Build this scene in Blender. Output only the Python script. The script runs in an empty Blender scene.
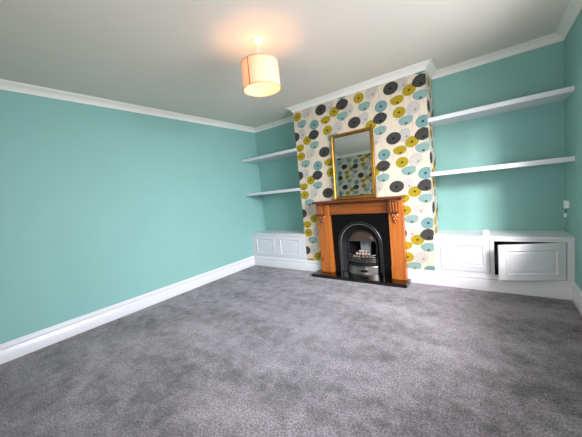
import bpy, bmesh, math, random
from mathutils import Vector, Matrix
random.seed(7)
C = bpy.context.scene
COL = C.collection
PI = math.pi

# ------------------------------------------------------------------ dimensions (metres)
W = 3.9547          # room width, left wall x=0
FRONT = -4.0        # wall behind the camera
H = 2.4             # ceiling
D = 0.382           # depth of the alcoves
BL, BR = 1.1316, 2.8569   # chimney breast
HC, CV = 2.334, 0.071     # underside of the coving, its projection
HS, ST = 0.162, 0.02      # skirting
HT = 0.5636               # top of the alcove cabinets

# ------------------------------------------------------------------ materials
def lin(c):
    return tuple(((x/255)/12.92 if x/255 <= .04045 else ((x/255+.055)/1.055)**2.4) for x in c) + (1,)

def new_mat(name):
    m = bpy.data.materials.new(name); m.use_nodes = True
    nt = m.node_tree; b = nt.nodes['Principled BSDF']
    return m, nt, b

def paint(name, rgb, rough=.5, spec=.3, noise=.03, scale=6, bump=0, bscale=400, metal=0, coat=0):
    m, nt, b = new_mat(name)
    N, L = nt.nodes, nt.links
    tc = N.new('ShaderNodeTexCoord')
    nz = N.new('ShaderNodeTexNoise'); nz.inputs['Scale'].default_value = scale; nz.inputs['Detail'].default_value = 4
    L.new(tc.outputs['Object'], nz.inputs['Vector'])
    rp = N.new('ShaderNodeValToRGB')
    c = lin(rgb)
    rp.color_ramp.elements[0].position = .3; rp.color_ramp.elements[1].position = .7
    rp.color_ramp.elements[0].color = tuple(x*(1-noise) for x in c[:3])+(1,)
    rp.color_ramp.elements[1].color = tuple(min(1, x*(1+noise)) for x in c[:3])+(1,)
    L.new(nz.outputs['Fac'], rp.inputs['Fac']); L.new(rp.outputs['Color'], b.inputs['Base Color'])
    b.inputs['Roughness'].default_value = rough; b.inputs['Specular IOR Level'].default_value = spec
    b.inputs['Metallic'].default_value = metal; b.inputs['Coat Weight'].default_value = coat
    if bump:
        n2 = N.new('ShaderNodeTexNoise'); n2.inputs['Scale'].default_value = bscale; n2.inputs['Detail'].default_value = 3
        L.new(tc.outputs['Object'], n2.inputs['Vector'])
        bp = N.new('ShaderNodeBump'); bp.inputs['Strength'].default_value = bump; bp.inputs['Distance'].default_value = .002
        L.new(n2.outputs['Fac'], bp.inputs['Height']); L.new(bp.outputs['Normal'], b.inputs['Normal'])
    return m

def wood(name, dark, light, axis='Z', rough=.3):
    m, nt, b = new_mat(name); N, L = nt.nodes, nt.links
    tc = N.new('ShaderNodeTexCoord'); mp = N.new('ShaderNodeMapping')
    s = {'Z': (26, 26, 1.6), 'X': (1.6, 26, 26)}[axis]
    mp.inputs['Scale'].default_value = s
    L.new(tc.outputs['Object'], mp.inputs['Vector'])
    nz = N.new('ShaderNodeTexNoise'); nz.inputs['Scale'].default_value = 1; nz.inputs['Detail'].default_value = 5; nz.inputs['Distortion'].default_value = .6
    L.new(mp.outputs['Vector'], nz.inputs['Vector'])
    # knots
    mk = N.new('ShaderNodeMapping'); mk.inputs['Scale'].default_value = (7, 7, 3.4) if axis == 'Z' else (3.4, 7, 7)
    L.new(tc.outputs['Object'], mk.inputs['Vector'])
    vo = N.new('ShaderNodeTexVoronoi'); vo.inputs['Scale'].default_value = 1
    L.new(mk.outputs['Vector'], vo.inputs['Vector'])
    kr = N.new('ShaderNodeValToRGB'); kr.color_ramp.elements[0].position = .06; kr.color_ramp.elements[1].position = .2
    kr.color_ramp.elements[0].color = (.25, .2, .18, 1); kr.color_ramp.elements[1].color = (1, 1, 1, 1)
    L.new(vo.outputs['Distance'], kr.inputs['Fac'])
    rp = N.new('ShaderNodeValToRGB'); rp.color_ramp.elements[0].position = .3; rp.color_ramp.elements[1].position = .68
    rp.color_ramp.elements[0].color = lin(dark); rp.color_ramp.elements[1].color = lin(light)
    L.new(nz.outputs['Fac'], rp.inputs['Fac'])
    mx = N.new('ShaderNodeMix'); mx.data_type = 'RGBA'; mx.blend_type = 'MULTIPLY'; mx.inputs['Factor'].default_value = .6
    L.new(rp.outputs['Color'], mx.inputs['A']); L.new(kr.outputs['Color'], mx.inputs['B'])
    L.new(mx.outputs['Result'], b.inputs['Base Color'])
    b.inputs['Roughness'].default_value = rough; b.inputs['Coat Weight'].default_value = .25
    return m

def carpet():
    m, nt, b = new_mat('grey_carpet'); N, L = nt.nodes, nt.links
    tc = N.new('ShaderNodeTexCoord')
    # brushed patches of the pile
    mp = N.new('ShaderNodeMapping'); mp.inputs['Scale'].default_value = (1.0, 2.6, 1); mp.inputs['Rotation'].default_value = (0, 0, -.5)
    L.new(tc.outputs['Object'], mp.inputs['Vector'])
    n1 = N.new('ShaderNodeTexNoise'); n1.inputs['Scale'].default_value = 1.1; n1.inputs['Detail'].default_value = 3; n1.inputs['Roughness'].default_value = .55; n1.inputs['Distortion'].default_value = .3
    L.new(mp.outputs['Vector'], n1.inputs['Vector'])
    n3 = N.new('ShaderNodeTexNoise'); n3.inputs['Scale'].default_value = 9; n3.inputs['Detail'].default_value = 6; n3.inputs['Roughness'].default_value = .75
    L.new(tc.outputs['Object'], n3.inputs['Vector'])
    mn = N.new('ShaderNodeMix'); mn.data_type = 'FLOAT'; mn.inputs['Factor'].default_value = .55
    L.new(n1.outputs['Fac'], mn.inputs[2]); L.new(n3.outputs['Fac'], mn.inputs[3])
    r1 = N.new('ShaderNodeValToRGB'); r1.color_ramp.elements[0].position = .38; r1.color_ramp.elements[1].position = .60
    r1.color_ramp.elements[0].color = lin((110, 103, 107)); r1.color_ramp.elements[1].color = lin((184, 174, 181))
    L.new(mn.outputs[0], r1.inputs['Fac'])
    # tufts
    n2 = N.new('ShaderNodeTexNoise'); n2.inputs['Scale'].default_value = 95; n2.inputs['Detail'].default_value = 4; n2.inputs['Roughness'].default_value = .7
    L.new(tc.outputs['Object'], n2.inputs['Vector'])
    r2 = N.new('ShaderNodeValToRGB'); r2.color_ramp.elements[0].position = .36; r2.color_ramp.elements[1].position = .62
    r2.color_ramp.elements[0].color = (.26, .26, .26, 1); r2.color_ramp.elements[1].color = (1, 1, 1, 1)
    L.new(n2.outputs['Fac'], r2.inputs['Fac'])
    mx = N.new('ShaderNodeMix'); mx.data_type = 'RGBA'; mx.blend_type = 'MULTIPLY'; mx.inputs['Factor'].default_value = 1
    L.new(r1.outputs['Color'], mx.inputs['A']); L.new(r2.outputs['Color'], mx.inputs['B'])
    L.new(mx.outputs['Result'], b.inputs['Base Color'])
    b.inputs['Roughness'].default_value = 1; b.inputs['Specular IOR Level'].default_value = .05
    b.inputs['Sheen Weight'].default_value = .25; b.inputs['Sheen Roughness'].default_value = .5
    ad = N.new('ShaderNodeMath'); ad.operation = 'ADD'
    L.new(n3.outputs['Fac'], ad.inputs[0]); L.new(n2.outputs['Fac'], ad.inputs[1])
    bp = N.new('ShaderNodeBump'); bp.inputs['Strength'].default_value = .8; bp.inputs['Distance'].default_value = .012
    L.new(ad.outputs[0], bp.inputs['Height']); L.new(bp.outputs['Normal'], b.inputs['Normal'])
    return m

def petal(name, base, dark, centre):
    """printed seed head: fine spokes around a dark eye (u = angle, v = radius)"""
    m, nt, b = new_mat(name); N, L = nt.nodes, nt.links
    uv = N.new('ShaderNodeUVMap'); sp = N.new('ShaderNodeSeparateXYZ'); L.new(uv.outputs['UV'], sp.inputs[0])
    mu = N.new('ShaderNodeMath'); mu.operation = 'MULTIPLY'; mu.inputs[1].default_value = 2*PI*26; L.new(sp.outputs['X'], mu.inputs[0])
    sn = N.new('ShaderNodeMath'); sn.operation = 'SINE'; L.new(mu.outputs[0], sn.inputs[0])
    mr = N.new('ShaderNodeMapRange'); mr.inputs['From Min'].default_value = -1; mr.inputs['From Max'].default_value = 1
    L.new(sn.outputs[0], mr.inputs['Value'])
    mx = N.new('ShaderNodeMix'); mx.data_type = 'RGBA'; mx.inputs['A'].default_value = lin(base); mx.inputs['B'].default_value = lin(dark)
    L.new(mr.outputs['Result'], mx.inputs['Factor'])
    rp = N.new('ShaderNodeValToRGB'); rp.color_ramp.elements[0].position = .13; rp.color_ramp.elements[1].position = .24
    rp.color_ramp.elements[0].color = (1, 1, 1, 1); rp.color_ramp.elements[1].color = (0, 0, 0, 1)
    L.new(sp.outputs['Y'], rp.inputs['Fac'])
    m2 = N.new('ShaderNodeMix'); m2.data_type = 'RGBA'; m2.inputs['B'].default_value = lin(centre)
    L.new(rp.outputs['Color'], m2.inputs['Factor']); L.new(mx.outputs['Result'], m2.inputs['A'])
    L.new(m2.outputs['Result'], b.inputs['Base Color'])
    b.inputs['Roughness'].default_value = .7; b.inputs['Specular IOR Level'].default_value = .15
    return m

TEAL = paint('teal_wall_paint', (138, 184, 177), .55, .25, .015, 3, .15, 120)
CEIL = paint('ceiling_paint', (228, 220, 211), .8, .1, .01, 2)
COVE = paint('coving_paint', (240, 236, 230), .6, .2, .01, 4)
GLOSS = paint('white_gloss_paint', (221, 218, 222), .3, .4, .01, 5)
GROOVE = paint('white_satin_paint', (226, 224, 227), .4, .4, .01, 5)
CARPET = carpet()
PAPER = paint('cream_wallpaper', (216, 200, 180), .7, .15, .012, 30)
INK = {
    'k': petal('charcoal_print', (84, 82, 78), (34, 33, 32), (20, 20, 20)),
    'm': petal('mustard_print', (178, 154, 38), (142, 122, 32), (52, 44, 20)),
    't': petal('teal_print', (148, 170, 162), (110, 142, 137), (44, 58, 60)),
    'b': petal('blue_print', (130, 160, 156), (92, 128, 130), (38, 50, 58)),
    'g': petal('grey_print', (206, 196, 186), (168, 160, 154), (150, 142, 136)),
}
STEM = paint('stem_print', (150, 146, 138), .7, .1)
PINEZ = wood('orange_pine_upright', (150, 74, 24), (186, 108, 42), 'Z')
PINEX = wood('orange_pine_across_shaded', (110, 55, 20), (152, 83, 34), 'X')  # darker than the uprights: the shelf's shadow on the frieze is in the colour
CARVED = wood('carved_pine', (120, 56, 20), (176, 96, 42), 'Z', .28)
REDPINE = wood('varnished_pine_with_shade', (78, 38, 20), (118, 60, 30), 'X', .25)  # shelf's own brown, darkened for shade under the shelf and between reeds
GRANITE = paint('polished_black_stone', (8, 8, 8), .14, .5, .3, 60, coat=.3)
SLIP = paint('black_slate', (5, 5, 6), .3, .25, .2, 40)
IRON = paint('black_cast_iron', (12, 12, 13), .45, .35, .15, 30, .3, 90)
PEWTER = paint('polished_cast_iron', (124, 118, 114), .32, .5, .2, 24, .25, 70, metal=.9)
BLACKED = paint('blacked_iron', (58, 58, 61), .35, .5, .15, 24, .2, 70, metal=.8)
BRONZE = paint('bronzed_cast_iron', (104, 84, 74), .42, .5, .15, 40, .6, 60, metal=.8)
SOOT = paint('sooty_iron', (8, 8, 8), .9, .2, .2, 20)
FIREBRICK = paint('pale_fire_brick', (150, 154, 162), .85, .2, .06, 14, .4, 60)
COAL = paint('pale_ashy_coal', (168, 146, 136), .9, .1, .45, 40, .6, 60)
GOLD = paint('antique_gold_leaf', (176, 128, 46), .36, .5, .16, 22, .35, 80, metal=.85)
DARKGOLD = paint('dark_gilt', (92, 62, 28), .4, .5, .15, 22, metal=.6)
PLASTIC = paint('white_plastic', (236, 236, 232), .35, .4, .01)
CARCASS = paint('cabinet_lining', (78, 72, 68), .7, .2)  # dark so the cabinet inside reads as shade; the pull cord shares it
CORD = paint('white_flex', (235, 228, 215), .5, .3)
STEEL = paint('steel', (190, 190, 190), .3, .5, .02, metal=1)

m, nt, b = new_mat('mirror_silver')
b.inputs['Base Color'].default_value = (.8, .82, .8, 1); b.inputs['Metallic'].default_value = 1; b.inputs['Roughness'].default_value = .015
MIRROR = m

m, nt, b = new_mat('window_pane'); N, L = nt.nodes, nt.links
tr = N.new('ShaderNodeBsdfTransparent'); gl = N.new('ShaderNodeBsdfGlossy'); gl.inputs['Roughness'].default_value = .02
ms = N.new('ShaderNodeMixShader'); ms.inputs[0].default_value = .06
L.new(tr.outputs[0], ms.inputs[1]); L.new(gl.outputs[0], ms.inputs[2]); L.new(ms.outputs[0], N['Material Output'].inputs['Surface'])
PANE = m

def shade_mat(name, rgb, tmix):
    m, nt, b = new_mat(name); N, L = nt.nodes, nt.links
    tc = N.new('ShaderNodeTexCoord'); nz = N.new('ShaderNodeTexNoise'); nz.inputs['Scale'].default_value = 160
    L.new(tc.outputs['Object'], nz.inputs['Vector'])
    rp = N.new('ShaderNodeValToRGB'); c = lin(rgb)
    rp.color_ramp.elements[0].color = tuple(x*.93 for x in c[:3])+(1,); rp.color_ramp.elements[1].color = c
    L.new(nz.outputs['Fac'], rp.inputs['Fac'])
    di = N.new('ShaderNodeBsdfDiffuse'); tl = N.new('ShaderNodeBsdfTranslucent'); ms = N.new('ShaderNodeMixShader')
    ms.inputs[0].default_value = tmix
    L.new(rp.outputs['Color'], di.inputs['Color']); L.new(rp.outputs['Color'], tl.inputs['Color'])
    L.new(di.outputs[0], ms.inputs[1]); L.new(tl.outputs[0], ms.inputs[2]); L.new(ms.outputs[0], N['Material Output'].inputs['Surface'])
    return m
SHADE = shade_mat('cream_shade_fabric', (252, 226, 202), .36)
SEAM = shade_mat('shade_seam_fabric', (176, 122, 78), .1)
TRIMFAB = shade_mat('shade_trim_fabric', (224, 186, 140), .2)

m, nt, b = new_mat('lit_bulb')
b.inputs['Base Color'].default_value = (1, .9, .75, 1)
b.inputs['Emission Color'].default_value = (1, .53, .25, 1); b.inputs['Emission Strength'].default_value = 96
BULB = m

# ------------------------------------------------------------------ mesh helpers
def bx(bm, x0, x1, y0, y1, z0, z1, bev=0, seg=2):
    r = bmesh.ops.create_cube(bm, size=1)
    for v in r['verts']:
        v.co = Vector((x0 if v.co.x < 0 else x1, y0 if v.co.y < 0 else y1, z0 if v.co.z < 0 else z1))
    if bev:
        es = list({e for v in r['verts'] for e in v.link_edges})
        bmesh.ops.bevel(bm, geom=es, offset=bev, segments=seg, affect='EDGES', profile=.6)
    return bm

def box(*a, **k):
    return bx(bmesh.new(), *a, **k)

def loft(bm, rings, closed=True, cap=False):
    """rings: equally long point lists joined by quads"""
    vs = [[bm.verts.new(p) for p in r] for r in rings]
    n = len(vs[0])
    for a, b in zip(vs, vs[1:]):
        for i in range(n if closed else n-1):
            j = (i+1) % n
            bm.faces.new((a[i], a[j], b[j], b[i]))
    if cap:
        bm.faces.new(vs[0][::-1]); bm.faces.new(vs[-1])
    return bm

def lathe(bm, prof, cx, cy, n=40):
    return loft(bm, [[(cx+r*math.cos(2*PI*i/n), cy+r*math.sin(2*PI*i/n), z) for i in range(n)] for r, z in prof])

def tube(bm, pts, r, n=10):
    pts = [Vector(p) for p in pts]; rings = []
    for i, p in enumerate(pts):
        t = (pts[min(i+1, len(pts)-1)]-pts[max(i-1, 0)]).normalized()
        a = t.cross(Vector((0, 0, 1)))
        if a.length < .05: a = t.cross(Vector((0, 1, 0)))
        a.normalize(); c = t.cross(a)
        rings.append([p+r*(math.cos(2*PI*k/n)*a+math.sin(2*PI*k/n)*c) for k in range(n)])
    return loft(bm, rings, True, True)

def prism(bm, poly, axis, a, b):
    """extrude a 2-D polygon along axis ('x': poly is (y,z); 'y': poly is (x,z))"""
    f = (lambda p, t: (t, p[0], p[1])) if axis == 'x' else (lambda p, t: (p[0], t, p[1]))
    return loft(bm, [[f(p, a) for p in poly], [f(p, b) for p in poly]], True, True)

def link(name, bm, mats, parent=None, smooth=False, loc=None):
    bmesh.ops.recalc_face_normals(bm, faces=bm.faces)
    base = Vector((0, 0, 0))
    q = parent
    while q is not None:
        base += q.location; q = q.parent
    if loc is not None:
        base += Vector(loc)-base if parent is None else Vector((0, 0, 0))
    bmesh.ops.translate(bm, verts=bm.verts, vec=-base)
    me = bpy.data.meshes.new(name); bm.to_mesh(me); bm.free()
    for mm in (mats if isinstance(mats, (list, tuple)) else [mats]): me.materials.append(mm)
    if smooth:
        for p in me.polygons: p.use_smooth = True
        me.set_sharp_from_angle(angle=math.radians(38))
    o = bpy.data.objects.new(name, me); COL.objects.link(o)
    if parent is not None: o.parent = parent
    elif loc is not None: o.location = loc
    return o

def structure(name, bm, mats, parent=None, smooth=False):
    o = link(name, bm, mats, parent, smooth)
    if parent is None: o['kind'] = 'structure'
    return o

def tag(o, label, cat, group=None):
    o['label'] = label; o['category'] = cat
    if group: o['group'] = group
    return o

def thing(name, loc, label, cat, group=None):
    o = bpy.data.objects.new(name, None); COL.objects.link(o); o.location = loc
    o.empty_display_size = .05
    return tag(o, label, cat, group)

def quad(bm, *ps):
    return bm.faces.new([bm.verts.new(p) for p in ps])

# ------------------------------------------------------------------ wallpaper print
PU, PV = .915, .557
HEADS = [  # u, v, ink, shape, half width, half height, tilt
    (.11, 2.01, 'g', 'l', .078, .066, .9), (.22, 1.715, 'g', 'l', .08, .066, .9), (.67, 1.98, 'g', 'l', .082, .068, .9),
    (.84, 2.155, 'g', 'l', .08, .066, .9), (.565, 1.715, 'g', 'l', .082, .068, .9),
    (.13, 2.165, 't', 'd', .078, .062, .1), (.30, 1.84, 't', 'd', .078, .06, .1), (.75, 2.12, 't', 'd', .078, .062, .1), (.59, 1.888, 't', 'd', .08, .06, .1),
    (.33, 2.09, 'b', 'e', .074, .064, .2), (.765, 1.82, 'b', 'e', .076, .066, .2),
    (.07, 1.70, 'm', 'e', .068, .058, .15), (.06, 1.84, 'm', 'd', .074, .058, .1), (.195, 1.905, 'm', 'e', .07, .058, .2),
    (.51, 2.13, 'm', 'd', .076, .058, .1), (.527, 1.972, 'm', 'e', .07, .06, .15), (.645, 2.183, 'm', 'e', .072, .06, .25),
    (.45, 1.70, 'k', 'e', .084, .068, .15), (.31, 1.96, 'k', 'l', .086, .064, .15), (.76, 1.688, 'k', 'l', .088, .066, .15), (.905, 1.985, 'k', 'e', .084, .066, .15),
]
ORDER = {'g': 1, 't': 2, 'b': 2, 'm': 3, 'k': 4}

def head_outline(shape, a, b, n=36):
    out = []
    for i in range(n):
        t = 2*PI*i/n; c, s = math.cos(t), math.sin(t)
        if shape == 'e': out.append((a*c, b*s))
        elif shape == 'l':
            out.append((a*c, b*math.copysign(abs(s)**1.35, s)))
        else:           # seen from the side: pointed tips, shallow top, round belly
            out.append((a*c, (.5*b*abs(s)**1.5) if s > 0 else -1.2*b*abs(s)**.9))
    return out

def paper_mesh(u0, u1, v0, v1, to3d, du=0.0, dv=0.0):
    """cream sheet u0..u1 x v0..v1 with the printed heads lying on it; to3d(u, v, height)"""
    bm = bmesh.new(); uvl = bm.loops.layers.uv.new('UVMap')
    keys = ['p', 's'] + list(INK)
    for ci in range(int(math.floor((u0-du)/PU))-1, int(math.floor((u1-du)/PU))+2):
        for cj in range(-5, 5):
            for (hu, hv, ink, shape, a, b, tilt) in HEADS:
                cu, cv = hu+ci*PU+du, hv+cj*PV+dv
                if cu < u0-.12 or cu > u1+.12 or cv < v0-.12 or cv > v1+.4: continue
                n = 36; ring = head_outline(shape, a, b, n)
                ct, st = math.cos(tilt), math.sin(tilt)
                lev = ORDER[ink]*.0004
                ey = {'e': 0, 'l': -.6*b, 'd': -.95*b}[shape]
                cvx = bm.verts.new((cu-ey*st, cv+ey*ct, lev))
                vs = [bm.verts.new((cu+x*ct-y*st, cv+x*st+y*ct, lev)) for x, y in ring]
                for i in range(n):
                    j = (i+1) % n
                    f = bm.faces.new((cvx, vs[i], vs[j])); f.material_index = keys.index(ink)
                    for lp, uvv in zip(f.loops, (((i+.5)/n, 0), (i/n, 1), ((i+1)/n, 1))): lp[uvl].uv = uvv
                # stem
                k = 7; ln = .24; ww = .0016; sg = -1 if (int(hu*100) % 2) else 1
                pl = []
                for i in range(k):
                    s = i/(k-1); yy = cv-ln*s; xx = cu+sg*.022*s*s
                    pl.append((bm.verts.new((xx-ww, yy, .0002)), bm.verts.new((xx+ww, yy, .0002))))
                for p, q in zip(pl, pl[1:]):
                    f = bm.faces.new((p[0], p[1], q[1], q[0])); f.material_index = 1
    for co, no in (((u0, 0, 0), (-1, 0, 0)), ((u1, 0, 0), (1, 0, 0)), ((0, v0, 0), (0, -1, 0)), ((0, v1, 0), (0, 1, 0))):
        bmesh.ops.bisect_plane(bm, geom=bm.verts[:]+bm.edges[:]+bm.faces[:], dist=1e-6, plane_co=co, plane_no=no, clear_outer=True)
    for v in bm.verts: v.co = Vector(to3d(v.co.x, v.co.y, v.co.z))
    return bm

def merge(dst, src):
    me = bpy.data.meshes.new('tmp'); src.to_mesh(me); src.free(); dst.from_mesh(me); bpy.data.meshes.remove(me)
PAPER_MATS = [PAPER, STEM] + list(INK.values())

# ------------------------------------------------------------------ room shell
bm = bmesh.new(); quad(bm, (0, FRONT, 0), (W, FRONT, 0), (W, 0, 0), (0, 0, 0)); structure('floor', bm, CARPET)
bm = bmesh.new(); quad(bm, (0, FRONT, H), (0, 0, H), (W, 0, H), (W, FRONT, H)); structure('ceiling', bm, CEIL)
bm = bmesh.new(); quad(bm, (0, FRONT, 0), (0, 0, 0), (0, 0, H), (0, FRONT, H)); structure('wall_left', bm, TEAL)
# right wall with the window opening and its reveal
WY0, WY1, WZ0, WZ1, RV = -3.0, -1.09, .86, 2.08, .22
bm = bmesh.new()
for (y0, y1, z0, z1) in ((FRONT, WY0, 0, H), (WY1, 0, 0, H), (WY0, WY1, 0, WZ0), (WY0, WY1, WZ1, H)):
    quad(bm, (W, y0, z0), (W, y0, z1), (W, y1, z1), (W, y1, z0))
for y in (WY0, WY1): quad(bm, (W, y, WZ0), (W+RV, y, WZ0), (W+RV, y, WZ1), (W, y, WZ1))
for z in (WZ0, WZ1): quad(bm, (W, WY0, z), (W+RV, WY0, z), (W+RV, WY1, z), (W, WY1, z))
structure('wall_right', bm, TEAL)
bm = bmesh.new()
quad(bm, (0, 0, 0), (W, 0, 0), (W, 0, H), (0, 0, H)); structure('wall_back', bm, TEAL)

# chimney breast: wallpapered front with the fire opening, two papered cheeks
FO = (1.60, 2.40, .85)                                  # opening x0, x1, top
bm = bmesh.new()
quad(bm, (BL, -D, 0), (FO[0], -D, 0), (FO[0], -D, FO[2]), (BL, -D, FO[2]))
quad(bm, (FO[1], -D, 0), (BR, -D, 0), (BR, -D, FO[2]), (FO[1], -D, FO[2]))
quad(bm, (BL, -D, FO[2]), (BR, -D, FO[2]), (BR, -D, H), (BL, -D, H))
quad(bm, (BR, -D, 0), (BR, 0, 0), (BR, 0, H), (BR, -D, H))
quad(bm, (BL, -D, 0), (BL, 0, 0), (BL, 0, H), (BL, -D, H))
merge(bm, paper_mesh(BL, BR, 0, HC+.01, lambda u, v, h: (u, -D-.0002-h, v), BL, 0))
merge(bm, paper_mesh(0, D, HT, HC+.01, lambda u, v, h: (BR+.0002+h, -D+u, v), -(BR-BL), 0))
merge(bm, paper_mesh(0, D, HT, HC+.01, lambda u, v, h: (BL-.0002-h, -u, v), .3, .1))
# faces printed inside the fire opening are cut away
dead = [f for f in bm.faces if FO[0]+.02 < f.calc_center_median().x < FO[1]-.02 and f.calc_center_median().z < FO[2]-.02 and f.calc_center_median().y < -D+.001]
bmesh.ops.delete(bm, geom=dead, context='FACES')
structure('wall_chimney', bm, PAPER_MATS)

# papered wall behind the camera
DX0, DX1, DZ = 2.2, 3.05, 2.02
bm = bmesh.new()
quad(bm, (0, FRONT, 0), (DX0, FRONT, 0), (DX0, FRONT, H), (0, FRONT, H)); quad(bm, (DX1, FRONT, 0), (W, FRONT, 0), (W, FRONT, H), (DX1, FRONT, H))
quad(bm, (DX0, FRONT, DZ), (DX1, FRONT, DZ), (DX1, FRONT, H), (DX0, FRONT, H))
for (a, b_) in ((0, DX0-.07), (DX1+.07, W)): merge(bm, paper_mesh(a, b_, HS, HC+.01, lambda u, v, h: (u, FRONT+.0002+h, v), .2, .1))
merge(bm, paper_mesh(DX0-.07, DX1+.07, DZ+.07, HC+.01, lambda u, v, h: (u, FRONT+.0002+h, v), .2, .1))
structure('wall_front', bm, PAPER_MATS)
# added unseen glazed door and casing, made up to let in fill
bm = bmesh.new()
for x in (DX0+.05, DX1-.05): bx(bm, x-.05, x+.05, FRONT-.045, FRONT-.005, .005, DZ)
for (z0, z1) in ((.005, .22), (.95, 1.03), (DZ-.1, DZ)): bx(bm, DX0+.1, DX1-.1, FRONT-.045, FRONT-.005, z0, z1)
d1 = structure('added_door_1', bm, GLOSS)
for (z0, z1) in ((.22, .95), (1.03, DZ-.1)):
    pn = bmesh.new(); quad(pn, (DX0+.1, FRONT-.025, z0), (DX1-.1, FRONT-.025, z0), (DX1-.1, FRONT-.025, z1), (DX0+.1, FRONT-.025, z1)); link('pane', pn, PANE, d1)
bm = bmesh.new()
for (x0, x1, z0, z1) in ((DX0-.07, DX0, 0, DZ+.07), (DX1, DX1+.07, 0, DZ+.07), (DX0, DX1, DZ, DZ+.07)): bx(bm, x0, x1, FRONT-.05, FRONT+.018, z0, z1)
structure('trim_9', bm, GLOSS)
# window in the right wall
wf = bmesh.new()
for y in (WY0+.025, (WY0+WY1)/2, WY1-.025): bx(wf, W+RV-.07, W+RV-.01, y-.025, y+.025, WZ0, WZ1)
for z in (WZ0+.025, WZ1-.025): bx(wf, W+RV-.07, W+RV-.01, WY0+.05, WY1-.05, z-.025, z+.025)
w1 = structure('window_1', wf, PLASTIC)
for (ya, yb) in ((WY0+.05, (WY0+WY1)/2-.025), ((WY0+WY1)/2+.025, WY1-.05)):
    pn = bmesh.new(); x = W+RV-.04
    quad(pn, (x, ya, WZ0+.05), (x, yb, WZ0+.05), (x, yb, WZ1-.05), (x, ya, WZ1-.05)); link('pane', pn, PANE, w1)
link('window_sill', box(W-.03, W+RV-.07, WY0-.03, WY1+.03, WZ0-.025, WZ0+.002, bev=.004), GLOSS, w1)

# coving and skirting swept along the walls with mitred corners
COVP = [(0, HC), (.006, HC), (.007, HC+.007), (.012, HC+.018), (.022, HC+.031), (.036, HC+.042), (.05, HC+.05), (.058, HC+.054), (.06, HC+.06), (.071, HC+.061), (.071, H)]
SKP = [(ST, 0), (ST, .108), (ST-.002, .111), (ST-.007, .1115), (ST-.008, .116), (ST-.004, .121), (ST-.003, .128), (ST-.005, .138), (ST-.010, .146), (ST-.014, .150), (ST-.014, .156), (.004, HS), (0, HS)]
def run(name, a, b, prof, nin, ma, mb, mat):
    """a, b: xy on the wall; nin: inward normal; ma / mb: -1 inner mitre, +1 outer mitre, 0 square"""
    a, b, nin = Vector(a), Vector(b), Vector(nin); t = (b-a).normalized()
    ra = [(*(a+nin*d-t*d*ma), z) for d, z in prof]; rb = [(*(b+nin*d+t*d*mb), z) for d, z in prof]
    bm = bmesh.new(); loft(bm, [ra, rb], False)
    if not ma: bm.faces.new([v for v in bm.verts][:len(prof)])
    bm.verts.ensure_lookup_table()
    if not mb: bm.faces.new([bm.verts[i] for i in range(len(prof), 2*len(prof))])
    return structure(name, bm, mat, smooth=True)
run('trim_1', (0, FRONT), (0, 0), COVP, (1, 0), -1, -1, COVE)
run('trim_2', (0, 0), (BL, 0), COVP, (0, -1), -1, -1, COVE)
run('trim_3', (BL, 0), (BL, -D), COVP, (-1, 0), -1, 1, COVE)
run('trim_4', (BL, -D), (BR, -D), COVP, (0, -1), 1, 1, COVE)
run('trim_5', (BR, -D), (BR, 0), COVP, (1, 0), 1, -1, COVE)
run('trim_6', (BR, 0), (W, 0), COVP, (0, -1), -1, -1, COVE)
run('trim_7', (W, 0), (W, FRONT), COVP, (-1, 0), -1, -1, COVE)
run('trim_8', (W, FRONT), (0, FRONT), COVP, (0, 1), -1, -1, COVE)
HX0, HX1 = 1.345, 2.60
run('baseboard_left', (0, FRONT), (0, -D), SKP, (1, 0), -1, -1, GLOSS)
run('baseboard_alcove_left', (0, -D), (BL, -D), SKP, (0, -1), -1, 0, GLOSS)
run('baseboard_chimney_left', (BL, -D), (HX0+.08, -D), SKP, (0, -1), 0, 0, GLOSS)
run('baseboard_chimney_right', (2.568, -D), (BR, -D), SKP, (0, -1), 0, 0, GLOSS)
run('baseboard_alcove_right', (BR, -D), (W, -D), SKP, (0, -1), 0, -1, GLOSS)
run('baseboard_right', (W, -D), (W, FRONT), SKP, (-1, 0), -1, -1, GLOSS)
run('baseboard_front', (0, FRONT), (DX0-.07, FRONT), SKP, (0, 1), -1, 0, GLOSS)
run('trim_10', (DX1+.07, FRONT), (W, FRONT), SKP, (0, 1), 0, -1, GLOSS)

# ------------------------------------------------------------------ alcove cabinets
def door_leaf(x0, x1, z0, z1, ml, mr, mz, t=.019):
    """raised and fielded panel leaf, front face at y=0, growing to +y"""
    bm = bmesh.new()
    px0, px1, pz0, pz1 = x0+ml, x1-mr, z0+mz, z1-mz
    def ring(d, y): return [(px0+d, y, pz0+d), (px1-d, y, pz0+d), (px1-d, y, pz1-d), (px0+d, y, pz1-d)]
    rings = [[(x0, t, z0), (x1, t, z0), (x1, t, z1), (x0, t, z1)], [(x0, .002, z0), (x1, .002, z0), (x1, .002, z1), (x0, .002, z1)],
             [(x0+.002, 0, z0+.002), (x1-.002, 0, z0+.002), (x1-.002, 0, z1-.002), (x0+.002, 0, z1-.002)],
             ring(0, 0), ring(.003, -.005), ring(.010, -.004), ring(.014, .004), ring(.018, .007), ring(.026, .007), ring(.034, .002)]
    loft(bm, rings, True, False)
    bm.verts.ensure_lookup_table()
    bm.faces.new(bm.verts[:4]); bm.faces.new(bm.verts[-4:])
    return bm

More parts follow.
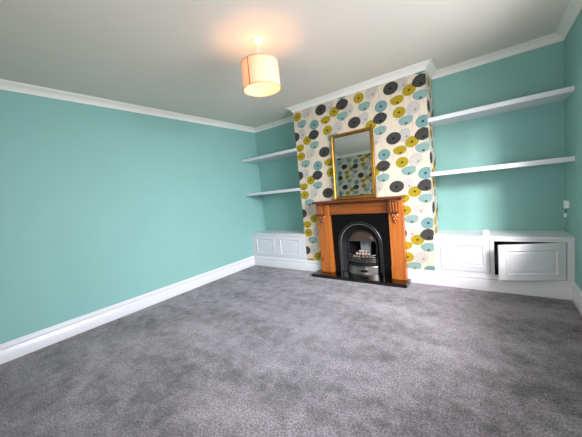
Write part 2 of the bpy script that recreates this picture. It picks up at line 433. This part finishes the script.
def cabinet(name, label, x0, x1, doors, group):
    root = thing(name, ((x0+x1)/2, -D/2, 0), label, 'cabinet', group)
    link('worktop', box(x0, x1, -D-.006, 0, HT-.02, HT, bev=.003), GLOSS, root)
    fr = bmesh.new()
    zb = HS
    edges = [x0] + [e for d in doors for e in (d[0]-.003, d[1]+.003)] + [x1]
    for i in range(0, len(edges), 2): bx(fr, edges[i], edges[i+1], -D, -D+.02, zb-.01, HT-.02)
    for d in doors:
        bx(fr, d[0]-.003, d[1]+.003, -D, -D+.02, zb-.01, d[2]-.003)
        bx(fr, d[0]-.003, d[1]+.003, -D, -D+.02, d[3]+.003, HT-.02)
    link('face_frame', fr, GLOSS, root)
    link('cabinet_floor', box(x0, x1, -D+.02, 0, zb-.03, zb-.012), CARCASS, root)
    link('back_panel', box(x0+.002, x1-.002, -.012, -.002, zb-.012, HT-.02), CARCASS, root)  # added dark sheet, stands in for the shade behind the open door
    for i in range(len(doors)-1):
        xm = (doors[i][1]+doors[i+1][0])/2
        link('divider', box(xm-.009, xm+.009, -D+.02, 0, zb-.012, HT-.02), CARCASS, root)
    for (dx0, dx1, dz0, dz1, ml, mr, mz, ang) in doors:
        bm = door_leaf(dx0, dx1, dz0, dz1, ml, mr, mz)
        bmesh.ops.translate(bm, verts=bm.verts, vec=(0, -D-(.0 if ang else -.001), 0))
        if ang:
            M = Matrix.Translation((dx1, -D, 0)) @ Matrix.Rotation(ang, 4, 'Z') @ Matrix.Translation((-dx1, D, 0))
            bmesh.ops.transform(bm, matrix=M, verts=bm.verts)
        d = link('door', bm, GLOSS, root)
        if ang:
            d['label'] = 'cabinet door standing ajar'
            for zz in (dz0+.05, dz1-.07):
                link('hinge', box(dx1-.001, dx1+.004, -D-.004, -D+.004, zz, zz+.035), STEEL, d)
    return root
cabinet('alcove_cabinet', 'low white built-in cabinet left of the fireplace, both doors shut', 0, BL,
        [(.055, .548, .185, .52, .055, .05, .045, 0), (.575, 1.075, .185, .52, .055, .06, .045, 0)], 'low white alcove cabinets')
cabinet('alcove_cabinet', 'low white built-in cabinet right of the fireplace with one door ajar', BR, W,
        [(2.92, 3.356, .185, .525, .07, .042, .05, 0), (3.396, 3.905, .172, .512, .055, .055, .05, math.radians(20))], 'low white alcove cabinets')

# ------------------------------------------------------------------ shelves
def shelf(label, x0, x1, yf, zt):
    o = link('floating_shelf', box(x0, x1, yf, 0, zt-.043, zt, bev=.003), GLOSS, None, loc=((x0+x1)/2, yf/2, zt-.043))
    tag(o, label, 'shelf', 'white alcove shelves'); return o
shelf('upper white shelf in the alcove left of the chimney breast', 0, BL, -.405, 1.832)
shelf('lower white shelf in the alcove left of the chimney breast', 0, BL, -.39, 1.257)
shelf('upper white shelf in the alcove right of the chimney breast', BR, W, -D, 1.838)
shelf('lower white shelf in the alcove right of the chimney breast', BR, W, -D, 1.263)

# ------------------------------------------------------------------ hearth and fireplace
HZ = .042
tag(link('hearth_slab', box(HX0, HX1, -.615, -D-.0005, 0, HZ, bev=.005), GRANITE, None, loc=((HX0+HX1)/2, -.5, 0)),
    'polished black stone hearth slab on the carpet under the fireplace', 'hearth')

YF = -.466                                    # face of the legs
sur = thing('fireplace_surround', (1.997, -.43, HZ), 'varnished orange pine fireplace surround with carved corbels on black hearth', 'fireplace surround')
LX = [(1.425, 1.607), (2.406, 2.567)]
for (a, b_) in LX:
    bm = box(a, b_, YF, -D-.001, .212, 1.004, bev=.004)
    bx(bm, a-.003, b_+.003, YF-.007, -D-.001, HZ, .206, bev=.004)
    bx(bm, a+.002, b_-.002, YF-.003, -D-.001, .203, .214)
    link('leg', bm, PINEZ, sur)
bm = box(LX[0][1], LX[1][0], YF+.028, -D-.001, .845, 1.004, bev=.003)
link('frieze', bm, PINEX, sur)
# moulding under the shelf
bm = bmesh.new()
prof = [(-D-.001, .982), (YF+.010, .982), (YF-.004, .988), (YF-.012, 1.0), (YF-.022, 1.008), (YF-.03, 1.010), (-D-.001, 1.010)]
prism(bm, prof, 'x', 1.428, 2.564); link('bed_moulding', bm, REDPINE, sur)  # under-shelf shade is in its dark colour
bm = box(1.41, 2.588, -.545, -D-.001, 1.010, 1.039, bev=.006, seg=3)
link('mantel_shelf', bm, REDPINE, sur)
# carved corbels
for (a, b_) in LX:
    cx = (a+b_)/2-.004; hw = .044
    bm = bmesh.new()
    z1 = 1.006
    prof = [(YF, z1), (YF-.062, z1), (YF-.064, .985), (YF-.058, .955), (YF-.052, .925), (YF-.050, .895), (YF-.046, .865), (YF-.034, .85), (YF-.02, .842), (YF, .838)]
    prism(bm, prof, 'x', cx-hw, cx+hw)
    # reeds down the face
    rd = bmesh.new()
    for k in range(3):
        rx = cx-hw+.015+k*(2*hw-.03)/2
        tube(rd, [(rx, YF-.066, .975), (rx, YF-.062, .952), (rx, YF-.057, .925), (rx, YF-.054, .89), (rx, YF-.049, .864)], .0105, 8)
    bx(bm, cx-hw-.004, cx+hw+.004, YF-.07, YF, .982, .996, bev=.003)
    tube(bm, [(cx-hw-.003, YF-.038, .857), (cx+hw+.003, YF-.038, .857)], .014, 12)
    # leaf drop
    lf = bmesh.new()
    for k, (dx, dz, rr) in enumerate(((-.022, .815, .022), (.022, .815, .022), (0, .796, .025), (-.013, .77, .018), (.013, .77, .018), (0, .744, .015))):
        r = bmesh.ops.create_uvsphere(lf, u_segments=12, v_segments=8, radius=1)
        for v in r['verts']: v.co = Vector((cx+dx+v.co.x*rr*.9, YF-.006+v.co.y*.02, dz+v.co.z*rr*1.25))
    cb = link('corbel', bm, REDPINE, sur, smooth=True)  # dark body paints the shade in the crevices between the lighter reeds
    link('leaf_carving', lf, CARVED, cb, smooth=True)
    link('reeding', rd, CARVED, cb, smooth=True)

# black slip with the arch cut out
AX, AZ, AR = 1.994, .442, .295
ins = thing('fireplace_insert', (AX, -.40, HZ), 'black cast-iron arched fireplace insert with barred grate between the pine legs', 'fireplace')
def arch(r, zb, n=32):
    # the inner arches sit a little lower than the outer band
    k = min(1, max(0, (AR-.02-r)/.08)); x0, z0 = AX+.010*k, AZ-.03*k
    return [(x0-r, zb)] + [(x0-r*math.cos(PI*i/n), z0+r*math.sin(PI*i/n)) for i in range(n+1)] + [(x0+r, zb)]
def strip(bm, pa, ya, pb, yb):
    va = [bm.verts.new((x, ya, z)) for x, z in pa]; vb = [bm.verts.new((x, yb, z)) for x, z in pb]
    for i in range(len(va)-1): bm.faces.new((va[i], va[i+1], vb[i+1], vb[i]))
SX0, SX1, SZ = LX[0][1]+.0045, LX[1][0]-.0045, .8435
inner = arch(AR-.02, HZ)
n = len(inner)
def rect_pt(i):
    x, z = inner[i]
    if i == 0: return (SX0, HZ)
    if i == n-1: return (SX1, HZ)
    t = math.atan2(z-AZ, x-AX); hx = (SX1-SX0)/2; hz = SZ-AZ
    c, s = math.cos(t), math.sin(t)
    k = min(hx/abs(c) if abs(c) > 1e-6 else 9, hz/s if s > 1e-6 else 9)
    cx_ = (SX0+SX1)/2-AX
    return (min(max(AX+c*k+cx_, SX0), SX1), min(AZ+s*k, SZ))
outer = [rect_pt(i) for i in range(n)]
bm = bmesh.new(); strip(bm, inner, -.402, outer, -.402); strip(bm, inner, -.402, inner, -.384)
bmesh.ops.remove_doubles(bm, verts=bm.verts, dist=1e-5)
# square corners of the slip
for sx, xx in ((-1, SX0), (1, SX1)):
    cand = sorted(outer[1:-1], key=lambda p: (p[0]-xx)**2+(p[1]-SZ)**2)[:2]
    p, q = cand
    try: quad(bm, (p[0], -.402, p[1]), (xx, -.402, SZ), (q[0], -.402, q[1]))
    except Exception: pass
link('slip_panel', bm, SLIP, ins)

# outer arched band with a rolled edge
bm = bmesh.new()
pr = [(AR-.022, -.402), (AR-.019, -.409), (AR-.012, -.417), (AR-.004, -.421), (AR+.003, -.418), (AR+.008, -.411), (AR+.008, -.403)]
for (ra, ya), (rb, yb) in zip(pr, pr[1:]): strip(bm, arch(ra, HZ+.001), ya, arch(rb, HZ+.001), yb)
bmesh.ops.remove_doubles(bm, verts=bm.verts, dist=1e-5)
band = link('arch_band', bm, BLACKED, ins, smooth=True)
# beads along the band
bm = bmesh.new()
path = arch(AR-.028, HZ+.03, 60)
pts2 = []
for (x0_, z0_), (x1_, z1_) in zip(path, path[1:]):
    L_ = math.hypot(x1_-x0_, z1_-z0_); k = max(1, int(L_/.017))
    pts2 += [(x0_+(x1_-x0_)*i/k, z0_+(z1_-z0_)*i/k) for i in range(k)]
for (x, z) in pts2:
    r = bmesh.ops.create_icosphere(bm, subdivisions=1, radius=.009)
    bmesh.ops.translate(bm, verts=r['verts'], vec=(x, -.405, z))
link('beading', bm, PEWTER, band, smooth=True)
# splayed cheeks
bm = bmesh.new()
pr = [(AR-.021, -.402), (.262, -.398), (.255, -.388), (.235, -.372), (.212, -.352), (.203, -.348)]
for (ra, ya), (rb, yb) in zip(pr, pr[1:]): strip(bm, arch(ra, HZ+.001), ya, arch(rb, HZ+.001), yb)
bmesh.ops.remove_doubles(bm, verts=bm.verts, dist=1e-5)
link('splayed_cheek', bm, IRON, ins, smooth=True)
# inner rim
bm = bmesh.new()
pr = [(.204, -.346), (.202, -.358), (.194, -.362), (.186, -.356), (.186, -.34)]
for (ra, ya), (rb, yb) in zip(pr, pr[1:]): strip(bm, arch(ra, HZ+.001), ya, arch(rb, HZ+.001), yb)
bmesh.ops.remove_doubles(bm, verts=bm.verts, dist=1e-5)
link('inner_rim', bm, BLACKED, ins, smooth=True)
# decorated hood
bm = bmesh.new()
HXc, HZc = AX+.01, AZ-.03
def hood(n=24, r=.187, zc=.485):
    a0 = math.asin((zc-HZc)/r)
    return [(HXc-r*math.cos(a0+(PI-2*a0)*i/n), HZc+r*math.sin(a0+(PI-2*a0)*i/n)) for i in range(n+1)]
hp = hood(); prism(bm, hp, 'y', -.352, -.338)
for k in range(5):      # relief scrolls
    t = PI*(.2+.15*k); cx_, cz_ = HXc-.115*math.cos(t), HZc+.055+.085*math.sin(t)*.95
    tube(bm, [(cx_+.024*math.cos(a)*(1-a/14), -.355, cz_+.02*math.sin(a)*(1-a/14)) for a in [i*.5 for i in range(20)]], .004, 6)
tube(bm, [(x, -.355, z) for x, z in hood(24, .172, .494)], .004, 6)
link('hood', bm, BRONZE, ins, smooth=True)
bm = bmesh.new(); bx(bm, HXc-.176, HXc+.176, -.362, -.335, .472, .486, bev=.004); link('hood_lip', bm, PEWTER, ins)
# firebox
bm = bmesh.new()
a_ = arch(.187, HZ+.001); b2 = arch(.15, HZ+.001)
strip(bm, a_, -.34, b2, -.12)
vs = [bm.verts.new((x, -.12, z)) for x, z in b2]; bm.faces.new(vs)
bmesh.ops.remove_doubles(bm, verts=bm.verts, dist=1e-5)
link('firebox', bm, SOOT, ins)
bm = bmesh.new()
poly = [(AX-.06, .23), (AX+.06, .23), (AX+.075, .40), (AX+.08, .48), (AX-.08, .48), (AX-.075, .40)]
prism(bm, poly, 'y', -.20, -.18); link('fireback', bm, FIREBRICK, ins)
# basket
bm = bmesh.new()
bx(bm, AX-.178, AX+.178, -.335, -.205, .196, .208); link('grate_base', bm, SOOT, ins)
def bow(z, y0, amp, hw, n=12): return [(AX+hw*(2*i/n-1), y0-amp*(1-(2*i/n-1)**2), z) for i in range(n+1)]
for z in (.205, .232, .262, .292):
    link('grate_bar', tube(bmesh.new(), bow(z, -.358, .045, .185), .0065, 8), PEWTER, ins, smooth=True)
bm = bmesh.new()
for k in range(9):
    t = (k+.5)/9*2-1
    x = AX+.178*t; y = -.358-.045*(1-t*t)
    tube(bm, [(x, y-.002, .203), (x, y-.002, .296)], .004, 6)
link('grate_upright', bm, PEWTER, ins, smooth=True)
# rounded fret / ash pan cover
def bowed_panel(z0, z1, y0, amp, hw, lean=0, th=.012, n=16):
    bm = bmesh.new()
    rings = []
    for z, dy in ((z0, 0), (z1, lean)):
        rings.append([(x, y+dy, z) for x, y, _ in bow(0, y0, amp, hw, n)])
    back = [[(x, y+th, z) for x, y, z in r] for r in rings]
    secs = [[rings[0][i], rings[1][i], back[1][i], back[0][i]] for i in range(n+1)]
    loft(bm, secs, True, True)
    return bm
link('fret', bowed_panel(.15, .196, -.362, .047, .19, .004), IRON, ins, smooth=True)
bm = bowed_panel(HZ+.001, .142, -.375, .065, .205, .02)
tube(bm, bow(.142, -.358, .063, .203), .008, 8)
ash = link('ash_pan_cover', bm, PEWTER, ins, smooth=True)
bm = bowed_panel(.076, .104, -.374, .066, .125, .012)
bmesh.ops.translate(bm, verts=bm.verts, vec=(.03, 0, 0)); link('vent', bm, SOOT, ash, smooth=True)

# coals heaped in the grate
proto = None
spots = []
for k in range(7): spots.append((AX-.135+k*.045, -.318-.02*math.sin(k), .247))
for k in range(6): spots.append((AX-.11+k*.044, -.27+.008*math.cos(2*k), .252))
for k in range(5): spots.append((AX-.085+k*.042, -.316+.006*math.sin(3*k), .288))
for k in range(3): spots.append((AX-.04+k*.04, -.305, .323))
coal_meshes = []
for k in range(4):
    bm = bmesh.new(); bmesh.ops.create_icosphere(bm, subdivisions=2, radius=.0195)
    for v in bm.verts: v.co *= 1+random.uniform(-.3, .3)
    for v in bm.verts: v.co.z *= .85
    me = bpy.data.meshes.new('coal'); bm.to_mesh(me); bm.free(); me.materials.append(COAL); coal_meshes.append(me)
for k, p in enumerate(spots):
    if k < 4: o = bpy.data.objects.new('coal', coal_meshes[k])
    else: o = bpy.data.objects['coal'].copy(); o.data = coal_meshes[k % 4]
    COL.objects.link(o); o.location = p; o.rotation_euler = (random.random()*6, random.random()*6, random.random()*6)
    tag(o, 'pale ashy coal heaped behind the grate bars of the fireplace', 'coal', 'coals in the fire grate')

# ------------------------------------------------------------------ mirror leaning on the chimney breast
MX0, MX1, ML = 1.708, 2.268, .848
mir = thing('mirror', ((MX0+MX1)/2, -.437, 1.0395), 'gold-framed rectangular mirror leaning on the mantel shelf', 'mirror')
MT = math.radians(2.6)
RM = Matrix.Rotation(-MT, 4, 'X')
def frame_mesh(prof, hw, ln):
    """prof: (inset, y) profile swept round a rectangle with mitres"""
    bm = bmesh.new()
    rings = [[(-hw+d, y, d), (hw-d, y, d), (hw-d, y, ln-d), (-hw+d, y, ln-d)] for d, y in prof]
    loft(bm, rings, True); return bm
hw = (MX1-MX0)/2
def mpart(name, bm, mat, smooth=False):
    bmesh.ops.transform(bm, matrix=RM, verts=bm.verts)
    bmesh.ops.translate(bm, verts=bm.verts, vec=mir.location)
    return link(name, bm, mat, mir, smooth)
mpart('frame', frame_mesh([(0, .016), (0, -.004), (.004, -.012), (.010, -.015), (.017, -.011), (.021, -.006), (.026, -.008), (.031, -.006), (.034, 0), (.034, .006)], hw, ML), GOLD, True)
mpart('inner_slip', frame_mesh([(.034, -.003), (.037, -.005), (.041, -.002), (.042, .006)], hw, ML), DARKGOLD, True)
bm = bmesh.new(); quad(bm, (-hw+.03, .004, .03), (hw-.03, .004, .03), (hw-.03, .004, ML-.03), (-hw+.03, .004, ML-.03)); mpart('mirror_glass', bm, MIRROR)
bm = bmesh.new(); bx(bm, -hw+.004, hw-.004, .010, .016, .004, ML-.004); mpart('backing_board', bm, DARKGOLD)

# ------------------------------------------------------------------ pendant lamp
PX, PY = 1.949, -1.975
lamp = thing('pendant_lamp', (PX, PY, H), 'cream drum pendant lamp, lit, hanging from the ceiling', 'lamp')
bm = bmesh.new(); lathe(bm, [(0, 2.368), (.012, 2.368), (.02, 2.374), (.036, 2.382), (.044, 2.392), (.045, 2.4)], PX, PY, 32)
link('ceiling_rose', bm, PLASTIC, lamp, True)
link('cord', tube(bmesh.new(), [(PX, PY, 2.37), (PX, PY, 2.215)], .0035, 8), CORD, lamp, True)
ZT, ZB, RT, RB = 2.232, 2.026, .142, .147
bm = bmesh.new(); lathe(bm, [(.018, 2.22), (.019, 2.215), (.019, 2.18), (.016, 2.171), (.013, 2.171)], PX, PY, 20); link('lamp_holder', bm, PLASTIC, lamp, True)
bm = bmesh.new()
for k in range(3):
    t = 2*PI*k/3+.4; tube(bm, [(PX+.017*math.cos(t), PY+.017*math.sin(t), 2.2), (PX+RT*.7*math.cos(t), PY+RT*.7*math.sin(t), 2.205), (PX+(RT-.003)*math.cos(t), PY+(RT-.003)*math.sin(t), ZT-.005)], .0022, 6)
link('shade_ring', bm, STEEL, lamp, True)
bm = bmesh.new(); lathe(bm, [(RT, ZT), (RB, ZB), (RB-.0015, ZB), (RT-.0015, ZT), (RT, ZT)], PX, PY, 64)
bmesh.ops.remove_doubles(bm, verts=bm.verts, dist=1e-6)
shade = link('lamp_shade', bm, SHADE, lamp, True)
for (z, rr) in ((ZT-.004, RT), (ZB+.004, RB)):
    bm = bmesh.new(); loft(bm, [[(PX+(rr+.0035*math.cos(a))*math.cos(2*PI*i/64), PY+(rr+.0035*math.cos(a))*math.sin(2*PI*i/64), z+.0045*math.sin(a)) for a in [2*PI*k/8 for k in range(9)]] for i in range(65)], False)
    bmesh.ops.remove_doubles(bm, verts=bm.verts, dist=1e-6)
    link('trim_band', bm, TRIMFAB, shade, True)
# seam
ts = math.radians(-86)
bm = bmesh.new(); d = Vector((math.cos(ts), math.sin(ts))); tt = Vector((-d.y, d.x))
rs = []
for z, r in ((ZT, RT), (ZB, RB)):
    rs.append([(PX+d.x*(r+e)+tt.x*s, PY+d.y*(r+e)+tt.y*s, z) for s, e in ((-.004, .001), (.004, .001), (.004, .002), (-.004, .002))])
loft(bm, rs, True, True); link('seam', bm, SEAM, shade)
bm = bmesh.new(); lathe(bm, [(0.0001, 2.103), (.014, 2.105), (.026, 2.115), (.03, 2.131), (.026, 2.147), (.014, 2.163), (.013, 2.171)], PX, PY, 20)
link('bulb', bm, BULB, lamp, True)

# ------------------------------------------------------------------ small things
cap = bmesh.new(); lathe(cap, [(.0001, HT), (.031, HT), (.033, HT+.003), (.033, HT+.026), (.031, HT+.037), (.024, HT+.046), (.012, HT+.05), (.0001, HT+.051)], 3.327, -.285, 28)
tag(link('plastic_cap', cap, PLASTIC, None, True, loc=(3.327, -.285, HT)), 'small round white cap lying on the right-hand cabinet top', 'cap')
bxr = thing('wall_switch', (W, -.14, .78), 'small white switch box with dangling pull on the right wall', 'switch')
link('switch_body', box(W-.03, W, -.19, -.128, .797, .868, bev=.005), PLASTIC, bxr)
link('pull_cord', tube(bmesh.new(), [(W-.016, -.15, .79), (W-.017, -.152, .77), (W-.02, -.156, .748)], .004, 8), CARCASS, bxr, True)
bm = bmesh.new(); lathe(bm, [(.0001, .752), (.008, .75), (.012, .738), (.013, .722), (.009, .712), (.0001, .71)], W-.02, -.156, 16)
link('pull_knob', bm, PLASTIC, bxr, True)

# ------------------------------------------------------------------ light
wd = bpy.data.worlds.new('sky'); C.world = wd; wd.use_nodes = True
bg = wd.node_tree.nodes['Background']; bg.inputs['Color'].default_value = (.75, .86, 1, 1); bg.inputs['Strength'].default_value = .8
def area(name, loc, direction, sx, sy, power, color, spread=180):
    l = bpy.data.lights.new(name, 'AREA'); l.shape = 'RECTANGLE'; l.size = sx; l.size_y = sy; l.energy = power; l.color = color; l.spread = math.radians(spread)
    o = bpy.data.objects.new(name, l); COL.objects.link(o); o.location = loc
    o.rotation_euler = Vector(direction).to_track_quat('-Z', 'Y').to_euler(); return o
# bright sky outside, shining in through the window in the right wall
area('daylight', (5.6, -4.2, 2.95), (-.5, 1, -.45), .7, 1.1, 235, (1, .965, .985), 140)
area('daylight', (5.9, -2.5, 2.25), (-1, .25, -.22), 1.9, 1.5, 325, (.82, .90, 1), 150)
area('added_fill_light', ((DX0+DX1)/2, FRONT-.06, 1.1), (.1, 1, 0), .62, 1.6, 19, (1, .98, .96), 160)  # added fill lamp behind the made-up door, lifts the shaded right side
area('skylight', (W+RV-.09, (WY0+WY1)/2, (WZ0+WZ1)/2), (-1, .1, -.2), WY1-WY0-.12, WZ1-WZ0-.12, 45, (.95, .965, 1), 150)

# ------------------------------------------------------------------ camera
cam = bpy.data.cameras.new('camera'); co = bpy.data.objects.new('camera', cam); COL.objects.link(co)
yaw, pitch, roll, FPX = -.6457, -.0946, -.1008, 267.17
f = Vector((math.sin(yaw)*math.cos(pitch), math.cos(yaw)*math.cos(pitch), math.sin(pitch)))
rt = Vector((math.cos(yaw), -math.sin(yaw), 0)); up = rt.cross(f)
r2 = math.cos(roll)*rt+math.sin(roll)*up; u2 = -math.sin(roll)*rt+math.cos(roll)*up
M = Matrix((r2, u2, -f)).transposed().to_4x4(); M.translation = Vector((3.3754, -3.6631, 1.193))
co.matrix_world = M
cam.sensor_fit = 'HORIZONTAL'; cam.sensor_width = 36; cam.lens = FPX/582*36; cam.clip_start = .02
C.camera = co
C.view_settings.view_transform = 'Standard'; C.view_settings.look = 'None'
C.view_settings.exposure = -0.12; C.view_settings.gamma = 1; C.view_settings.use_curve_mapping = False
C.cycles.diffuse_bounces = 8; C.cycles.max_bounces = 14
